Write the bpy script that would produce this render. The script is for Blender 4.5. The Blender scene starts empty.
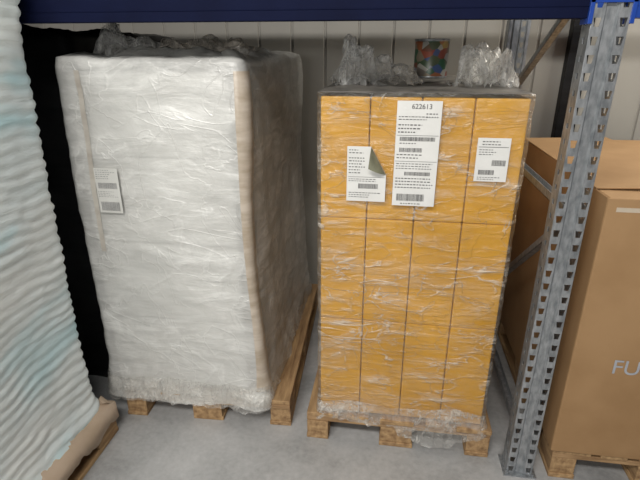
import bpy, bmesh, math, random
from mathutils import Vector, noise, Matrix
random.seed(7)
sc=bpy.context.scene
try:
    sc.view_settings.view_transform='Standard'
    sc.view_settings.look='None'
except Exception: pass
try:
    sc.cycles.transparent_max_bounces=32
except Exception: pass

# ---------------------------------------------------------------- helpers
def link(o):
    sc.collection.objects.link(o); return o
def empty(name,loc=(0,0,0)):
    e=bpy.data.objects.new(name,None); e.location=loc; e.empty_display_size=.1
    return link(e)
def mesh_obj(name,verts,faces,mats,midx=None,smooth=False,parent=None):
    me=bpy.data.meshes.new(name); me.from_pydata([tuple(v) for v in verts],[],faces); me.validate()
    for m in mats: me.materials.append(m)
    if midx and len(midx)==len(me.polygons):
        for p,i in zip(me.polygons,midx): p.material_index=i
    if smooth:
        for p in me.polygons: p.use_smooth=True
    o=link(bpy.data.objects.new(name,me))
    if parent: o.parent=parent
    return o
class MB:
    def __init__(s): s.v=[];s.f=[];s.m=[]
    def add(s,vs,fs,m=0):
        b=len(s.v); s.v+= [tuple(v) for v in vs]
        for f in fs: s.f.append(tuple(b+i for i in f)); s.m.append(m)
    def box(s,x0,x1,y0,y1,z0,z1,m=0,M=None):
        vs=[Vector(p) for p in [(x0,y0,z0),(x1,y0,z0),(x1,y1,z0),(x0,y1,z0),(x0,y0,z1),(x1,y0,z1),(x1,y1,z1),(x0,y1,z1)]]
        if M: vs=[M@v for v in vs]
        s.add(vs,[(0,3,2,1),(4,5,6,7),(0,1,5,4),(1,2,6,5),(2,3,7,6),(3,0,4,7)],m)
    def obj(s,name,mats,parent=None,smooth=False,bevel=0,seg=2):
        o=mesh_obj(name,s.v,s.f,mats,s.m,smooth,parent)
        if bevel:
            b=o.modifiers.new('bevel','BEVEL'); b.width=bevel; b.segments=seg; b.limit_method='ANGLE'
        return o
def nm(name):
    m=bpy.data.materials.new(name); m.use_nodes=True; nt=m.node_tree
    for n in list(nt.nodes): nt.nodes.remove(n)
    out=nt.nodes.new('ShaderNodeOutputMaterial')
    return m,nt,out
def N(nt,t,**k):
    n=nt.nodes.new(t)
    for a,b in k.items():
        if a in n.inputs: n.inputs[a].default_value=b
        else: setattr(n,a,b)
    return n
def coords(nt,scale=(1,1,1),rot=(0,0,0)):
    tc=N(nt,'ShaderNodeTexCoord'); mp=N(nt,'ShaderNodeMapping')
    mp.inputs['Scale'].default_value=scale; mp.inputs['Rotation'].default_value=rot
    nt.links.new(tc.outputs['Object'],mp.inputs['Vector']); return mp.outputs[0]
def noisetex(nt,vec,scale,detail=4,rough=.5,dist=0):
    n=N(nt,'ShaderNodeTexNoise'); n.inputs['Scale'].default_value=scale;n.inputs['Detail'].default_value=detail
    n.inputs['Roughness'].default_value=rough;n.inputs['Distortion'].default_value=dist
    nt.links.new(vec,n.inputs['Vector']); return n.outputs['Fac']
def ramp(nt,fac,stops):
    r=N(nt,'ShaderNodeValToRGB'); cr=r.color_ramp
    while len(cr.elements)<len(stops): cr.elements.new(.5)
    for e,(p,c) in zip(cr.elements,stops):
        e.position=p; e.color=(c[0],c[1],c[2],1) if not isinstance(c,(int,float)) else (c,c,c,1)
    nt.links.new(fac,r.inputs[0]); return r.outputs[0]
def math_(nt,op,a,b=None,clamp=False):
    m=N(nt,'ShaderNodeMath',operation=op); m.use_clamp=clamp
    for i,x in enumerate((a,b)):
        if x is None: continue
        if isinstance(x,(int,float)): m.inputs[i].default_value=x
        else: nt.links.new(x,m.inputs[i])
    return m.outputs[0]
def bump(nt,h,strength,dist=.01):
    b=N(nt,'ShaderNodeBump'); b.inputs['Strength'].default_value=strength; b.inputs['Distance'].default_value=dist
    nt.links.new(h,b.inputs['Height']); return b.outputs[0]
def simple(name,c1,c2,scale=(5,5,5),nscale=3,rough=.6,metal=0,bst=.1,lo=.35,hi=.65,detail=5,dist=0,spec=.5):
    m,nt,out=nm(name); p=N(nt,'ShaderNodeBsdfPrincipled'); v=coords(nt,scale)
    f=noisetex(nt,v,nscale,detail,.55,dist); c=ramp(nt,f,[(lo,c1),(hi,c2)])
    nt.links.new(c,p.inputs['Base Color']); p.inputs['Roughness'].default_value=rough; p.inputs['Metallic'].default_value=metal
    p.inputs['Specular IOR Level'].default_value=spec
    if bst: nt.links.new(bump(nt,f,bst),p.inputs['Normal'])
    nt.links.new(p.outputs[0],out.inputs[0]); return m

def film_mat(name,base=.12,amp=.6,tint=(.9,.9,.88),lo=.52,hi=.75,rough=.22,bst=.5,gl=.5,rot=.18,sc3=(3,3,38),lines=.5,transl=0,patch=(.4,.62),pmin=.15,haze=0):
    m,nt,out=nm(name)
    v1=coords(nt,sc3,(0,rot,0)); v2=coords(nt,(sc3[0]*1.4,sc3[1]*1.4,sc3[2]*.6),(0,-rot*2.2,0)); v3=coords(nt,(4,4,6))
    v4=coords(nt,(sc3[0]*.9,sc3[1]*.9,sc3[2]*.28),(0,rot*1.3,0)); v5=coords(nt,(sc3[0]*2.2,sc3[1]*2.2,sc3[2]*.35),(0,-rot*3,0))
    a=noisetex(nt,v1,1.6,5,.6,.8); b=noisetex(nt,v2,1.8,5,.6,1.2); c=noisetex(nt,v3,.9,5,.6,.8)
    l1=noisetex(nt,v4,1.6,3,.55,1.0); l2=noisetex(nt,v5,1.4,3,.5,1.0)
    r1=ramp(nt,l1,[(.48,0),(.5,1),(.52,0)]); r2=ramp(nt,l2,[(.485,0),(.5,1),(.515,0)])
    sa=ramp(nt,a,[(lo,0),(hi,1)]); sb=ramp(nt,b,[(lo+.03,0),(hi,1)]); cc=ramp(nt,c,[(patch[0],pmin),(patch[1],1)])
    ln=math_(nt,'MULTIPLY',math_(nt,'ADD',r1,r2,True),lines)
    s=math_(nt,'MULTIPLY',math_(nt,'ADD',math_(nt,'ADD',sa,sb,True),ln,True),cc)  # white streaks mix film cloudiness with painted highlights on the wrinkles
    fac=math_(nt,'ADD',math_(nt,'MULTIPLY',s,amp),base,True)
    if haze:
        hz=noisetex(nt,coords(nt,(1.6,1.6,4.5),(0,.2,0)),1.3,4,.6,.5)
        fac=math_(nt,'ADD',fac,math_(nt,'MULTIPLY',ramp(nt,hz,[(.45,0),(.7,1)]),haze),True)
    hgt=math_(nt,'ADD',math_(nt,'ADD',math_(nt,'ADD',a,b),math_(nt,'MULTIPLY',math_(nt,'ADD',r1,r2),.18)),math_(nt,'MULTIPLY',c,1.2))
    bn=bump(nt,hgt,bst,.012)
    tr=N(nt,'ShaderNodeBsdfTransparent'); tr.inputs[0].default_value=(.99,.99,.985,1)
    p=N(nt,'ShaderNodeBsdfPrincipled'); p.inputs['Base Color'].default_value=(*tint,1); p.inputs['Roughness'].default_value=.35
    body=p.outputs[0]
    if transl:
        tl=N(nt,'ShaderNodeBsdfTranslucent'); tl.inputs[0].default_value=(*tint,1); mt=N(nt,'ShaderNodeMixShader'); mt.inputs[0].default_value=transl
        nt.links.new(body,mt.inputs[1]); nt.links.new(tl.outputs[0],mt.inputs[2]); body=mt.outputs[0]
    gls=N(nt,'ShaderNodeBsdfGlossy'); gls.inputs['Roughness'].default_value=rough; gls.inputs[0].default_value=(1,1,1,1)
    lw=N(nt,'ShaderNodeLayerWeight'); lw.inputs[0].default_value=.5
    for n in (p,gls,lw): nt.links.new(bn,n.inputs['Normal'])
    fr=math_(nt,'ADD',math_(nt,'MULTIPLY',math_(nt,'POWER',lw.outputs['Facing'],3.5),.7),.05,True)
    m1=N(nt,'ShaderNodeMixShader'); m2=N(nt,'ShaderNodeMixShader')
    nt.links.new(fac,m1.inputs[0]); nt.links.new(tr.outputs[0],m1.inputs[1]); nt.links.new(body,m1.inputs[2])
    nt.links.new(math_(nt,'MULTIPLY',fr,gl,True),m2.inputs[0]); nt.links.new(m1.outputs[0],m2.inputs[1]); nt.links.new(gls.outputs[0],m2.inputs[2])
    nt.links.new(m2.outputs[0],out.inputs[0]); return m

# ---------------------------------------------------------------- materials
M_wood=simple('pallet_wood',(.20,.11,.05),(.52,.34,.17),(18,2.2,18),2.2,.75,0,.35,.3,.7)
M_woodx=simple('pallet_wood_cross',(.22,.125,.058),(.54,.35,.18),(2.2,18,18),2.2,.75,0,.35,.3,.7)
M_yel=simple('yellow_carton',(.53,.265,.014),(.67,.345,.022),(1.2,1.2,1.2),3,.5,0,.05,spec=.3)
M_whitec=simple('white_carton',(.50,.495,.47),(.76,.755,.73),(2.6,2.6,5),1.3,.6,0,.05)
M_kraft=simple('kraft_cardboard',(.32,.19,.09),(.39,.24,.12),(2,2,2),2,.75,0,.06,spec=.25)
M_kraft2=simple('edge_board',(.46,.35,.25),(.54,.42,.32),(3,3,3),2,.7,0,.05)
M_paper=simple('label_paper',(.72,.72,.70),(.78,.78,.76),(4,4,4),3,.5,0,0)
M_ink=simple('label_ink',(.03,.03,.03),(.06,.06,.06),(4,4,4),3,.5,0,0)
M_olive=simple('label_backing',(.16,.16,.11),(.25,.25,.17),(9,9,9),3,.5,0,0)
M_steel=simple('galvanised_steel',(.30,.32,.34),(.52,.54,.56),(30,30,12),2.2,.42,.75,.05)
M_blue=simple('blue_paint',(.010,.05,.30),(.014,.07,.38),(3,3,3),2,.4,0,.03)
M_blue_shaded=simple('blue_paint_shaded',(.002,.004,.022),(.003,.006,.030),(3,3,3),2,.7,0,.03,spec=.12)  # blue beam paint with the left bay's shade put into the colour
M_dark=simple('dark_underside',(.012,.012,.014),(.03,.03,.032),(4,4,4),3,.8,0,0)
M_black=simple('black_plastic',(.004,.004,.005),(.010,.010,.011),(2,2,14),2,.5,0,.3,spec=.3)
M_greytext=simple('print_grey',(.36,.38,.42),(.42,.44,.48),(9,9,9),3,.6,0,0)
M_tape=simple('packing_tape',(.5,.42,.32),(.58,.5,.4),(3,3,3),3,.3,0,0)
M_film_y=film_mat('stretch_film_clear',.02,.55,lo=.51,hi=.80,gl=.85,bst=1.2,lines=.8,rot=.12,patch=(.42,.62),pmin=.16,tint=(.84,.79,.70),sc3=(1.8,1.8,19),haze=.12)
M_film_w=film_mat('stretch_film_milky',.52,.36,tint=(.81,.81,.785),lo=.42,hi=.75,gl=.45,bst=.62,sc3=(1.4,1.4,8),lines=.4,rot=.14)
M_film_c=film_mat('crumpled_film',.16,.6,tint=(1,1,.99),lo=.45,hi=.7,gl=.5,bst=.3,sc3=(12,12,12),rough=.3,transl=.5,lines=.9)
M_film_b=film_mat('crumpled_film_brownish',.14,.5,tint=(.90,.84,.76),lo=.45,hi=.7,gl=.4,bst=.3,sc3=(12,12,12),rough=.3,transl=.5,lines=.8)
M_film_s=film_mat('torn_film',.15,.55,tint=(.88,.86,.81),lo=.48,hi=.72,gl=.9,bst=.9,sc3=(8,8,14),rough=.15,lines=.9)
M_topsheet=simple('grey_top_sheet',(.10,.095,.085),(.22,.20,.18),(6,6,6),2,.4,0,.4)

# foam stack material
m,nt,out=nm('bluish_foam_film'); p=N(nt,'ShaderNodeBsdfPrincipled')
v=coords(nt,(1.2,1.2,2.2),(.5,0,0)); f=noisetex(nt,v,1.3,3,.5,.6)
c=ramp(nt,f,[(.38,(.80,.84,.83)),(.53,(.74,.82,.83)),(.62,(.52,.75,.80)),(.74,(.80,.85,.85))])
nt.links.new(c,p.inputs['Base Color']); p.inputs['Roughness'].default_value=.35
f2=noisetex(nt,coords(nt,(6,6,30)),2,4,.5,.8); nt.links.new(bump(nt,f2,.4,.01),p.inputs['Normal'])
nt.links.new(p.outputs[0],out.inputs[0]); M_foam=m
# concrete
m,nt,out=nm('concrete_floor'); p=N(nt,'ShaderNodeBsdfPrincipled')
f=noisetex(nt,coords(nt),2.2,8,.65,.4); g=noisetex(nt,coords(nt),45,4,.6); 
mx=math_(nt,'ADD',math_(nt,'MULTIPLY',f,.75),math_(nt,'MULTIPLY',g,.25))
c=ramp(nt,mx,[(.34,(.27,.272,.272)),(.5,(.41,.412,.412)),(.66,(.52,.52,.52))])
nt.links.new(c,p.inputs['Base Color']); p.inputs['Roughness'].default_value=.55
nt.links.new(bump(nt,g,.15,.004),p.inputs['Normal']); nt.links.new(p.outputs[0],out.inputs[0]); M_floor=m
M_wall=simple('sandwich_panel',(.33,.315,.285),(.38,.365,.33),(1,1,.4),2,.45,0,.0)

# ---------------------------------------------------------------- room
b=MB(); b.box(-4,4,-3,3.3,-.1,0); b.obj('floor',[M_floor])
pts=[];x=-4.0
while x<4.0:
    pts+=[(x,3.2),(x+.19,3.2),(x+.195,3.208),(x+.205,3.208)]; x+=.21
vs=[];fs=[]
for (px,py) in pts: vs+=[(px,py,0),(px,py,3.4)]
for i in range(len(pts)-1): fs.append((2*i,2*i+2,2*i+3,2*i+1))
n=len(vs); vs+=[(-4,3.3,0),(-4,3.3,3.4),(pts[-1][0],3.3,0),(pts[-1][0],3.3,3.4)]
fs.append((n,n+1,n+3,n+2))
mesh_obj('wall_back',vs,fs,[M_wall])

# ---------------------------------------------------------------- pallets
def pallet(x0,y0,W=.8,L=1.2,rz=0):
    b=MB()
    def rbox(xa,xb,ya,yb,za,zb,m):
        j=lambda:random.uniform(-.002,.002)
        b.box(xa+j(),xb+j(),ya+j()*2,yb+j()*2,za,zb,m)
    bx=[(0,.1),(W/2-.0725,W/2+.0725),(W-.1,W)]
    by=[(0,.145),(L/2-.0725,L/2+.0725),(L-.145,L)]
    for xa,xb in bx:
        rbox(xa,xb,0,L,0,.022,0)
        for ya,yb in by: rbox(xa+.002,xb-.002,ya+.003,yb-.003,.022,.1,0)
    for ya,yb in by: rbox(0,W,ya,yb,.1,.122,1)
    for xa,w in [(0,.145),(.178,.1),(W/2-.0725,.145),(W-.278,.1),(W-.145,.145)]: rbox(xa,xa+w,0,L,.122,.144,0)
    o=b.obj('wooden_pallet',[M_wood,M_woodx],bevel=.003); o.location=(x0,y0,0); o.rotation_euler=(0,0,rz); return o
P1=pallet(-.31,1.686); P2=pallet(-1.195,1.708,rz=.042); P3=pallet(-1.985,.40); P4=pallet(.72,1.62)

# ---------------------------------------------------------------- film tube
def rrect(x0,x1,y0,y1,r,step):
    pts=[]
    def seg(a,b_,nx,ny):
        d=math.dist(a,b_); k=max(1,int(d/step))
        for i in range(k): t=i/k; pts.append((a[0]+(b_[0]-a[0])*t,a[1]+(b_[1]-a[1])*t,nx,ny))
    def arc(cx,cy,a0):
        k=5
        for i in range(k):
            a=a0+math.pi/2*i/k; pts.append((cx+r*math.cos(a),cy+r*math.sin(a),math.cos(a),math.sin(a)))
    seg((x0+r,y0),(x1-r,y0),0,-1); arc(x1-r,y0+r,-math.pi/2)
    seg((x1,y0+r),(x1,y1-r),1,0); arc(x1-r,y1-r,0)
    seg((x1-r,y1),(x0+r,y1),0,1); arc(x0+r,y1-r,math.pi/2)
    seg((x0,y1-r),(x0,y0+r),-1,0); arc(x0+r,y0+r,math.pi)
    return pts
def tube(name,rect,z0,z1,r,disp,mat,parent,step=.014,shift=None,zlow=None,cap=.02,capmat=None,capn=14,ztop=None,dome=0):
    pts=rrect(*rect,r,step); n=len(pts); nz=max(3,int((z1-z0)/step))
    cx=(rect[0]+rect[1])/2; cy=(rect[2]+rect[3])/2
    vs=[];fs=[];mi=[]
    for k in range(nz+1):
        t=k/nz
        for i,(x,y,nx,ny) in enumerate(pts):
            lo=z0+(zlow(x,y) if zlow else 0); hi=z1+(ztop(x,y) if ztop else 0)
            z=lo+(hi-lo)*t
            dx,dy,sx,sy=shift(z) if shift else (0,0,1,1)
            d=disp(x,y,z)
            vs.append((cx+(x-cx)*sx+dx+nx*d, cy+(y-cy)*sy+dy+ny*d, z))
    for k in range(nz):
        for i in range(n):
            j=(i+1)%n; fs.append((k*n+i,k*n+j,(k+1)*n+j,(k+1)*n+i)); mi.append(0)
    if cap is not None:
        base=nz*n; prev=base
        top=[Vector(vs[base+i]) for i in range(n)]
        C=sum(top,Vector())/n; C.z+=dome
        for q in range(1,capn):
            t=q/capn; st=len(vs)
            for i in range(n):
                P=top[i].lerp(C,t); e=min(1,t*4)
                P.z=top[i].z*(1-e)+C.z*e+ e*(noise.noise(P*7)*cap+abs(noise.noise(P*16))*cap*.8)+.006*min(1,t*8)
                vs.append(tuple(P))
            for i in range(n):
                j=(i+1)%n; fs.append((prev+i,prev+j,st+j,st+i)); mi.append(1 if capmat else 0)
            prev=st
        vs.append((C.x,C.y,C.z)); c=len(vs)-1
        for i in range(n): fs.append((prev+i,prev+(i+1)%n,c)); mi.append(1 if capmat else 0)
    return mesh_obj(name,vs,fs,[mat]+([capmat] if capmat else []),mi,True,parent)
def wr(x,y,z,s=0):
    p=Vector((x*5+s,y*5,z*16+x*2.2)); q=Vector((x*13+z*5,y*13,z*9+s))
    return .003*(1-abs(noise.noise(p))*2)+.003*noise.noise(q)

def cartons(name,x0,x1,y0,y1,zs,nx,ny,mat,parent,gap=.003,bev=.01):
    b=MB(); w=(x1-x0)/nx; d=(y1-y0)/ny
    for k in range(len(zs)-1):
        for i in range(nx):
            for j in range(ny):
                o=random.uniform(0,.004)
                b.box(x0+i*w+gap,x0+(i+1)*w-gap,y0+j*d+gap+o,y0+(j+1)*d-gap,zs[k]+gap*.3,zs[k+1]-gap*.5)
    return b.obj(name,[mat],parent,bevel=bev,seg=3)

# YELLOW LOAD
Y=empty('stretch_wrapped_yellow_carton_stack',(0,0,0))
cartons('cartons',-.252,.448,1.712,2.86,[.147,.62,1.06,1.502],4,4,M_yel,Y,gap=.0012,bev=.006)
def dispY(x,y,z):
    d=wr(x,y,z)
    d+=-.004*math.exp(-((z-.62)/.03)**2)
    return d
tube('stretch_film',(-.262,.458,1.70,2.872),.15,1.516,.018,dispY,M_film_y,Y,step=.012,capmat=M_topsheet,cap=.012)
def dispS(x,y,z):
    k=max(0,(.20-z)/.12)
    return .003+.018*k+.020*k*noise.noise(Vector((x*14,y*14,z*10)))+.010*k*noise.noise(Vector((x*40,y*40,z*30)))
tube('torn_film_skirt',(-.262,.458,1.70,2.872),.105,.215,.018,dispS,M_film_s,Y,step=.009,cap=None,
     zlow=lambda x,y:max(-.07,.02-.095*(noise.noise(Vector((x*5+2,y*5,3)))+.2)*1.6-.03*noise.noise(Vector((x*28,y*28,3)))-(.03 if x>.25 else 0)),
     ztop=lambda x,y:.03*noise.noise(Vector((x*8,y*8,7))))

# labels
def label(name,X0,X1,Z0,Z1,Yp,parent,items,cut=None,dark=M_ink):
    b=MB()
    if cut:
        cx,cz=cut
        b.add([(X0,Yp,Z0),(X1,Yp,Z0),(X1,Yp,cz),(cx,Yp,Z1),(X0,Yp,Z1)],[(0,1,2,3,4)],0)
    else: b.add([(X0,Yp,Z0),(X1,Yp,Z0),(X1,Yp,Z1),(X0,Yp,Z1)],[(0,1,2,3)],0)
    W=X1-X0;H=Z1-Z0
    for it in items:
        k,a0,a1,c0,c1=it[:5]
        xa,xb=X0+a0*W,X0+a1*W; za,zb=Z0+c0*H,Z0+c1*H; yy=Yp-.0008
        def q(a,b_,c,d): b.add([(a,yy,c),(b_,yy,c),(b_,yy,d),(a,yy,d)],[(0,1,2,3)],1)
        if k=='bar':
            x=xa
            while x<xb:
                w=random.choice([.0008,.0012,.002]); q(x,min(x+w,xb),za,zb); x+=w+random.choice([.0009,.0013])
        elif k=='txt':
            n=it[5]
            for i in range(n):
                zc=zb-(zb-za)*(i+.5)/n; h=min(.0020,(zb-za)/n*.15); x=xa
                e=xb-(xb-xa)*random.uniform(0,.45)
                while x<e:
                    w=random.uniform(.004,.010); q(x,min(x+w,e),zc-h,zc+h); x+=w+.004
        elif k=='line': q(xa,xb,za,zb)
    o=b.obj(name,[M_paper,dark],parent)
    s=o.modifiers.new('s','SOLIDIFY'); s.thickness=.0004; s.offset=1
    return o
YL=1.6925
label('label_large',.014,.163,1.125,1.492,YL,Y,[('txt',.66,.95,.84,.90,2),('txt',.05,.95,.82,.87,2),('txt',.05,.6,.70,.80,3),
  ('line',.03,.97,.685,.688),('bar',.1,.9,.635,.672),('txt',.1,.8,.60,.625,1),('bar',.1,.62,.53,.57),('txt',.05,.7,.46,.52,2),('line',.02,.98,.44,.443),
  ('txt',.05,.9,.36,.43,3),('bar',.25,.85,.305,.34),('txt',.05,.95,.17,.29,4),('bar',.1,.75,.05,.12),('txt',.2,.7,.01,.035,1)])
label('label_left',-.152,-.012,1.135,1.335,YL,Y,[('txt',.05,.45,.86,.96,2),('txt',.05,.5,.5,.82,6),('line',.03,.97,.45,.455),('txt',.05,.9,.36,.43,2),('bar',.3,.8,.24,.33),('txt',.06,.9,.06,.18,3)],cut=(-.068,1.235))
label('label_right',.29,.398,1.225,1.375,YL,Y,[('txt',.15,.85,.82,.95,2),('line',.05,.95,.79,.8),('txt',.08,.7,.6,.76,3),('bar',.5,.92,.37,.5),('bar',.12,.6,.16,.27),('txt',.1,.8,.03,.12,2)])
b=MB()
A=Vector((-.068,YL,1.335));B_=Vector((-.012,YL,1.235));Cc=Vector((-.075,YL-.03,1.262))
nn=8;rows=[]
for i in range(nn+1):
    t=i/nn; l=A.lerp(Cc,t)+Vector((0,-.012*math.sin(math.pi*t),0)); r=B_.lerp(Cc,t)+Vector((0,-.012*math.sin(math.pi*t),0)); rows+= [l,r]
b.add(rows,[(2*i,2*i+1,2*i+3,2*i+2) for i in range(nn)],0)
b.obj('label_peeled_corner',[M_olive],Y,smooth=True)
def text(s,loc,size,mat,parent,name,rotz=0,ext=.0004):
    cu=bpy.data.curves.new(name,'FONT'); cu.body=s; cu.size=size; cu.extrude=ext
    t=bpy.data.objects.new('tmp',cu); link(t); bpy.context.view_layer.update()
    me=bpy.data.meshes.new_from_object(t.evaluated_get(bpy.context.evaluated_depsgraph_get())); bpy.data.objects.remove(t)
    me.materials.clear(); me.materials.append(mat)
    o=link(bpy.data.objects.new(name,me)); o.location=loc; o.rotation_euler=(math.pi/2,0,rotz); o.parent=parent; return o
text('622613',(.062,YL-.001,1.466),.023,M_ink,Y,'label_number')

# WHITE LOAD
W=empty('stretch_wrapped_white_carton_stack',(0,0,0))
cartons('cartons',-1.252,-.60,1.765,2.87,[.147,.51,.88,1.25,1.57],1,3,M_whitec,W,bev=.02,gap=.002)
def shW(z):
    t=(z-.144)/1.47; k=max(0,(z-1.57)/.045); k=min(1,k)
    q=1-math.sqrt(max(0,1-k*k))
    return (-.012*t+.008*math.sin(z*5),0,(1.0-.035*t)-.022*q,1-.015*q)
def dispW(x,y,z):
    e=min(1,max(0,(1.6-z)/.1))
    d=wr(x,y,z,3)*1.0+.012*noise.noise(Vector((x*3,y*3,z*2.3)))+.006*noise.noise(Vector((x*8,y*8,z*3)))
    if z<.28:
        k=(.28-z)/.16; d+=.028*k+.014*noise.noise(Vector((x*9,y*9,z*22)))*k
    return d*(.4+.6*e)
tube('stretch_film',(-1.285,-.512,1.738,2.90),.13,1.62,.035,dispW,M_film_w,W,step=.014,shift=shW,
     zlow=lambda x,y:-.02-.02*noise.noise(Vector((x*6,y*6,9)))-.012*noise.noise(Vector((x*25,y*25,3))),cap=.04,dome=.01,capn=24,
     ztop=lambda x,y:.022*noise.noise(Vector((x*3.5,y*3.5,1))))
tube('torn_film_skirt',(-1.285,-.512,1.738,2.90),.12,.22,.035,lambda x,y,z:dispW(x,y,z)+.006+.014*max(0,(.2-z)/.1)*noise.noise(Vector((x*30,y*30,z*40))),M_film_s,W,step=.01,shift=shW,cap=None,
     zlow=lambda x,y:-.02-.035*noise.noise(Vector((x*7,y*7,5)))-.015*noise.noise(Vector((x*25,y*25,3))),ztop=lambda x,y:.03*noise.noise(Vector((x*8,y*8,7))))
def edge_strip(name,frac,w,wrap,mat,zb):
    vs=[];fs=[];k=90; cx=(-1.285-.512)/2; cy=(1.738+2.90)/2
    for i in range(k+1):
        z=zb+(1.58-zb)*i/k; dx,dy,sx,sy=shW(z)
        def P(x,y,nx,ny):
            d=dispW(x,y,z)+.0035
            return (cx+(x-cx)*sx+dx+nx*d, cy+(y-cy)*sy+dy+ny*d, z)
        if wrap:
            row=[P(-.512-.035-j,1.738,0,-1) for j in (w,w*.5,0)]
            row+=[P(-.547+.035*math.cos(a),1.773+.035*math.sin(a),math.cos(a),math.sin(a)) for a in [math.radians(t) for t in (-72,-54,-36,-18,0)]]
            row+=[P(-.512,1.79,1,0)]
        else: row=[P(frac+w*j,1.738,0,-1) for j in (0,.5,1)]
        n=len(row); vs+=row
    for i in range(k):
        for j in range(n-1): fs.append((i*n+j,i*n+j+1,(i+1)*n+j+1,(i+1)*n+j))
    return mesh_obj(name,vs,fs,[mat],None,True,W)
M_edge=simple('film_covered_edge_board',(.40,.33,.25),(.56,.49,.41),(3,3,14),2,.3,0,.2)
M_faint=simple('film_covered_board_faint',(.46,.42,.37),(.58,.55,.49),(3,3,10),2,.3,0,.2)
edge_strip('edge_protector_1',0,.004,True,M_edge,.2)
edge_strip('edge_protector_2',-1.19,.022,False,M_faint,.85)
M_ink2=simple('faded_ink',(.25,.25,.25),(.35,.35,.35),(4,4,4),3,.5,0,0)
M_paper=simple('label_paper_faded',(.62,.62,.59),(.68,.68,.65),(4,4,4),3,.5,0,0)
label('label',-1.165,-1.065,1.03,1.215,1.7245,W,[('txt',.05,.9,.75,.98,5),('bar',.1,.9,.55,.68),('txt',.05,.9,.35,.5,4),('bar',.1,.9,.05,.25)],dark=M_ink2)

# FOAM STACK left
F=empty('film_wrapped_foam_sheet_stack',(0,0,0))
def dispF(x,y,z):
    ph=z*math.pi/.041+ 2.6*noise.noise(Vector((x*3.2,y*3.2,z*2.5)))+1.2*noise.noise(Vector((x*9,y*9,z*4)))+ y*3.2
    a=.008+.009*noise.noise(Vector((x*5,y*5,z*9)))
    d=a*abs(math.sin(ph))+.02*noise.noise(Vector((x*1.5,y*1.5,z*1.5)))+.004*noise.noise(Vector((x*18,y*18,z*30)))
    if z<.24: d+=.03*(.24-z)/.1
    return d
def shF(z):
    t=max(0,(z-.144))/1.7; return (.045*t-.04*math.sin(t*math.pi),0,1.0,1-.005*t)
tube('foam_sheets',(-2.0,-1.235,.42,1.575),.147,1.90,.05,dispF,M_foam,F,step=.009,shift=shF,cap=.02,capn=8)
pts=rrect(-2.0,-1.19,.40,1.61,.01,.02); vs=[];fs=[]
for (x,y,nx,ny) in pts:
    r=noise.noise(Vector((x*8,y*8,1))); r2=noise.noise(Vector((x*25,y*25,1)))
    vs+=[(x-nx*.05,y-ny*.05,.19+.02*r2),(x-nx*.01,y-ny*.01,.158+.01*r),(x+nx*.008,y+ny*.008,.150),(x+nx*(.014+.01*r),y+ny*(.014+.01*r2),.09+.04*r+.02*r2)]
n=len(pts)
for i in range(n):
    j=(i+1)%n
    for q in range(3): fs.append((4*i+q,4*j+q,4*j+q+1,4*i+q+1))
o=mesh_obj('cardboard_tray',vs,fs,[M_kraft2],None,True,F)
s=o.modifiers.new('s','SOLIDIFY'); s.thickness=.004

# ---------------------------------------------------------------- crumpled film: folded thin sheets gathered into tufts
def sheet(b,c,sz,seed,m=0,n=34):
    rnd=random.Random(seed); S=Vector((seed*3.7,seed*1.3,seed*.7))
    vs=[];fs=[]; ang=rnd.uniform(-.6,.6); ca,sa=math.cos(ang),math.sin(ang)
    for i in range(n):
        for j in range(n):
            u=i/(n-1)*2-1; v=j/(n-1)*2-1
            q=Vector((u*1.3,v*1.3,0))+S
            w1=noise.noise(q); w2=noise.noise(q*1.9+Vector((9,0,0))); w3=noise.noise(q*1.9+Vector((0,9,0)))
            r=min(1,math.sqrt(u*u+v*v))
            x=u*.78+.35*w2+.08*noise.noise(q*4); y=v*.78+.35*w3+.08*noise.noise(q*4+Vector((3,3,3)))
            z=(1-r**2)*.85+.8*abs(w1)*1.2-.2+.35*abs(noise.noise(q*2.6))*(1.2-r)
            z=max(z,-.35)
            X=x*ca-y*sa; Y_=x*sa+y*ca
            vs.append((c[0]+X*sz[0],c[1]+Y_*sz[1],c[2]+z*sz[2]))
    for i in range(n-1):
        for j in range(n-1): fs.append((i*n+j,i*n+j+1,(i+1)*n+j+1,(i+1)*n+j))
    b.add(vs,fs,m)
def bundle(name,items,mats):
    b=MB()
    for i,(c,s,m) in enumerate(items): sheet(b,c,s,i*5+int(abs(c[0])*100),m)
    return b.obj(name,mats,smooth=True)
bundle('crumpled_plastic_film',[((-1.12,1.96,1.63),(.12,.12,.10),0),((-1.13,1.97,1.65),(.07,.08,.12),0),((-1.02,2.02,1.63),(.10,.12,.07),0),
   ((-.91,2.02,1.63),(.12,.13,.07),1),((-.78,2.1,1.63),(.13,.15,.08),1),((-.67,2.1,1.63),(.10,.14,.06),1)],[M_film_c,M_film_b])
bundle('crumpled_plastic_film',[((-.15,1.98,1.54),(.11,.12,.10),0),((-.17,1.96,1.54),(.06,.08,.135),0),((-.04,2.02,1.54),(.11,.12,.09),0),
   ((.31,2.02,1.54),(.10,.12,.12),0),((.385,1.98,1.54),(.07,.12,.11),0),((.04,2.0,1.535),(.07,.08,.06),1)],[M_film_c,M_film_b])

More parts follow.
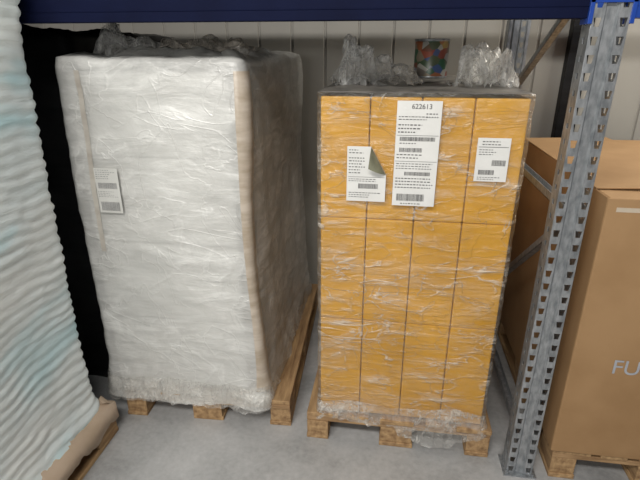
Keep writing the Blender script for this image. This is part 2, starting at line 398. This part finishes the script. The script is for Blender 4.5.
# ---------------------------------------------------------------- paint can
Cn=empty('paint_can',(0.148,2.22,1.54))
def lathe(name,prof,mats,parent,midx=None,n=40):
    vs=[];fs=[];mi=[]
    for r,z in prof:
        for i in range(n):
            a=2*math.pi*i/n; vs.append((r*math.cos(a),r*math.sin(a),z))
    for k in range(len(prof)-1):
        for i in range(n):
            j=(i+1)%n; fs.append((k*n+i,k*n+j,(k+1)*n+j,(k+1)*n+i)); mi.append(midx[k] if midx else 0)
    return mesh_obj(name,vs,fs,mats,mi,True,parent)
m,nt,out=nm('can_label'); p=N(nt,'ShaderNodeBsdfPrincipled'); v=coords(nt,(16,16,20))
vo=N(nt,'ShaderNodeTexVoronoi'); vo.inputs['Scale'].default_value=1.8; nt.links.new(v,vo.inputs['Vector'])
hs=N(nt,'ShaderNodeSeparateColor'); nt.links.new(vo.outputs['Color'],hs.inputs[0])
c=ramp(nt,hs.outputs[0],[(.1,(.03,.10,.05)),(.3,(.26,.04,.03)),(.5,(.34,.25,.07)),(.7,(.03,.07,.20)),(.9,(.34,.33,.29))]); 
nt.links.new(c,p.inputs['Base Color']); p.inputs['Roughness'].default_value=.35; nt.links.new(p.outputs[0],out.inputs[0])
lathe('body',[(0,0),(.068,0),(.072,.003),(.070,.008),(.070,.143),(.073,.147),(.073,.152),(.066,.153),(.064,.145),(.05,.144),(.048,.148),(0,.148)],[M_steel,m],Cn,[0,0,0,1,0,0,0,0,0,0,0])

# ---------------------------------------------------------------- RACK
R=empty('pallet_rack',(0,0,0))
def upright(name,xc,y0,H,flip=1):
    w=.05
    prof=[(-w+.012,.07),(-w,.07),(-w,.0),(-w+.03,.0),(-w+.037,.009),(w-.037,.009),(w-.03,.0),(w,.0),(w,.07),(w-.012,.07)]
    hole={1:'side',2:'front',6:'front',7:'side'}
    vs=[];fs=[]
    pitch=.05; n=int(H/pitch)
    for k in range(n):
        za=k*pitch; zb=za+pitch
        for s in range(len(prof)-1):
            (ax,ay),(bx,by)=prof[s],prof[s+1]
            def P(t,z): return (xc+ax+(bx-ax)*t, y0+flip*(ay+(by-ay)*t), z)
            b0=len(vs)
            if s in hole:
                if hole[s]=='front': hp=[(.27,za+.012),(.73,za+.012),(.85,za+.036),(.15,za+.036)]
                else: hp=[(.38,za+.017),(.62,za+.017),(.62,za+.034),(.38,za+.034)]
                vs+= [P(0,za),P(1,za),P(1,zb),P(0,zb)]+[P(t,z) for t,z in hp]
                for i in range(4):
                    j=(i+1)%4; fs.append((b0+i,b0+j,b0+4+j,b0+4+i))
            else:
                vs+= [P(0,za),P(1,za),P(1,zb),P(0,zb)]; fs.append((b0,b0+1,b0+2,b0+3))
    o=mesh_obj(name,vs,fs,[M_steel],None,False,R)
    s=o.modifiers.new('s','SOLIDIFY'); s.thickness=.0025; s.offset=0
    b=MB(); b.box(xc-.065,xc+.065,min(y0-flip*.02,y0+flip*.09),max(y0-flip*.02,y0+flip*.09),0.0,.006)
    for dx in (-.05,.05):
        M=Matrix.Translation((xc+dx,y0-flip*.008,.006))
        vs=[M@Vector((.008*math.cos(a*math.pi/3),.008*math.sin(a*math.pi/3),z)) for z in (0,.01) for a in range(6)]
        b.add(vs,[(0,1,7,6),(1,2,8,7),(2,3,9,8),(3,4,10,9),(4,5,11,10),(5,0,6,11),(6,7,8,9,10,11)])
    b.obj(name+'_foot',[M_steel],R)
XC=.602; YF=1.615; YR=2.80
upright('upright_front',XC,YF,2.3); upright('upright_rear',XC,YR,2.3,-1)
upright('upright_front_left',-2.32,YF,2.3); upright('upright_rear_left',-2.32,YR,2.3,-1)
def brace(name,xc,a,b_,w=.03):
    a=Vector((xc,a[0],a[1]));c=Vector((xc,b_[0],b_[1])); d=(c-a); L=d.length; d.normalize()
    up=d.cross(Vector((1,0,0))); M=Matrix((( 1,d.x,up.x,a.x),(0,d.y,up.y,a.y),(0,d.z,up.z,a.z),(0,0,0,1)))
    b=MB(); h=w/2
    b.box(-h,h,0,L,h-.002,h,0,M); b.box(-h,-h+.002,0,L,-h,h,0,M); b.box(h-.002,h,0,L,-h,h,0,M)
    b.obj(name,[M_steel],R)
for xc,t in ((XC,''),(-2.32,'_left')):
    brace('brace_1'+t,xc,(YF+.04,.15),(YR-.04,.15)); brace('brace_2'+t,xc,(YF+.04,1.15),(YR-.04,1.15))
    brace('brace_3'+t,xc,(YF+.05,1.09),(YR-.04,.26),.026)
    brace('brace_4'+t,xc,(YF+.04,1.94),(YR-.04,1.42),.026)
def beam(name,x0,x1,y0,y1,z0,z1,mat):
    b=MB(); b.box(x0,x1,y0,y1,z0,z1,0); b.box(x0,x1,y0-.002 if y0<2 else y0,y0+.004,z0+.03,z0+.034,0)
    b.obj(name,[mat],R,bevel=.004)
for i,(xa,xb) in enumerate(((-2.27,XC-.052),(XC+.052,3.2))):
    zb=1.735
    beam('beam_front_%d'%i,xa,xb,YF+.005,YF+.055,zb,zb+.12,M_blue if i else M_blue_shaded); beam('beam_rear_%d'%i,xa,xb,YR-.05,YR,zb+.07,zb+.17,M_blue if i else M_blue_shaded)
b=MB()
for xa,xb in ((XC-.062,XC-.05),(XC+.05,XC+.062)):
    b.box(xa,xb,YF-.006,YF+.06,1.72,1.90)
b.box(XC-.062,XC+.062,YF-.006,YF-.003,1.775,1.90)
b.obj('beam_connectors',[M_blue],R,bevel=.001)
b=MB(); b.box(-2.27,XC-.06,YF+.06,YR-.06,1.815,1.835,0); b.obj('shading_deck',[M_dark],R)  # unseen deck, added to shade the left bay and leave the right open

# ---------------------------------------------------------------- right carton
K=empty('large_cardboard_box',(0,0,0))
x0,x1,y0,y1,z0,z1=.705,1.53,1.61,2.74,.145,1.205
b=MB(); t=.006
b.box(x0,x1,y0,y0+t,z0,z1);b.box(x0,x1,y1-t,y1,z0,z1);b.box(x0,x0+t,y0+t,y1-t,z0,z1);b.box(x1-t,x1,y0+t,y1-t,z0,z1);b.box(x0+t,x1-t,y0+t,y1-t,z0,z0+t)
b.box(x0+.01,x1-.01,y0+.01,y0+.42,z1-.008,z1-.002)
b.box(x0+.01,x1-.01,y1-.42,y1-.01,z1-.008,z1-.002)
xm=(x0+x1)/2+.01
for (xa,xb,s) in ((x0,xm-.012,1),(xm+.008,x1,-1)):
    vs=[(xa,y0+.11,z1),(xb,y0+.115,z1+(.012 if s>0 else .002)),(xb,y1-.01,z1+(.014 if s>0 else .004)),(xa,y1-.01,z1+.001)]
    vs+=[(p[0],p[1],p[2]+.006) for p in vs]
    b.add(vs,[(0,3,2,1),(4,5,6,7),(0,1,5,4),(1,2,6,5),(2,3,7,6),(3,0,4,7)])
b.obj('carton',[M_kraft],K,bevel=.004)
b=MB(); b.box(x0+.03,x0+.2,y0-.001,y0,z1-.045,z1-.03); b.obj('tape',[M_tape],K)
text('FULL',(.845,y0-.002,.54),.085,M_greytext,K,'print')

# ---------------------------------------------------------------- dark items behind
D=empty('dark_gap_filler',(0,0,0))  # made-up near-black bulk, added to keep the gap beside the white load dark
tube('dark_filler_shell',(-2.2,-1.34,1.95,3.0),.0,1.72,.06,lambda x,y,z:.02*noise.noise(Vector((x*5,y*5,z*9)))+.01*noise.noise(Vector((x*15,y*15,z*20))),M_black,D,step=.03,cap=.03)
b=MB(); b.box(.98,1.09,3.13,3.195,0,3.4); b.box(.97,1.10,3.12,3.195,1.0,1.03); b.obj('cable_duct',[M_black],bevel=.004)

# ---------------------------------------------------------------- lights
def area(name,loc,target,sx,sy,e,col):
    l=bpy.data.lights.new(name,'AREA'); l.shape='RECTANGLE'; l.size=sx; l.size_y=sy; l.energy=e; l.color=col
    o=link(bpy.data.objects.new(name,l)); o.location=loc
    o.rotation_euler=(Vector(target)-Vector(loc)).to_track_quat('-Z','Y').to_euler(); return o
area('aisle_light',(-.6,-.9,3.5),(-.4,1.8,.6),2.6,.4,104,(1,.97,.92))
area('low_front_fill',(-1.2,-2.6,2.15),(-.3,1.8,1.2),2,.5,66,(1,.97,.92))  # added fill lamp, set low to reach under the beam onto the load tops
area('right_wall_fill',(2.2,2.6,3.1),(1.7,3.0,1.0),1.2,.3,64,(1,.94,.82))  # added lamp with no visible source, brightens the back wall on the right
w=bpy.data.worlds.new('World'); sc.world=w; w.use_nodes=True
w.node_tree.nodes['Background'].inputs[0].default_value=(.95,.96,1,1); w.node_tree.nodes['Background'].inputs[1].default_value=.06

cam=bpy.data.cameras.new('camera'); co=link(bpy.data.objects.new('camera',cam))
cam.lens=27; cam.sensor_width=36; cam.clip_start=.05
co.location=(0,0,1.65); co.rotation_euler=(math.radians(68.4),0,math.radians(8.4)); sc.camera=co
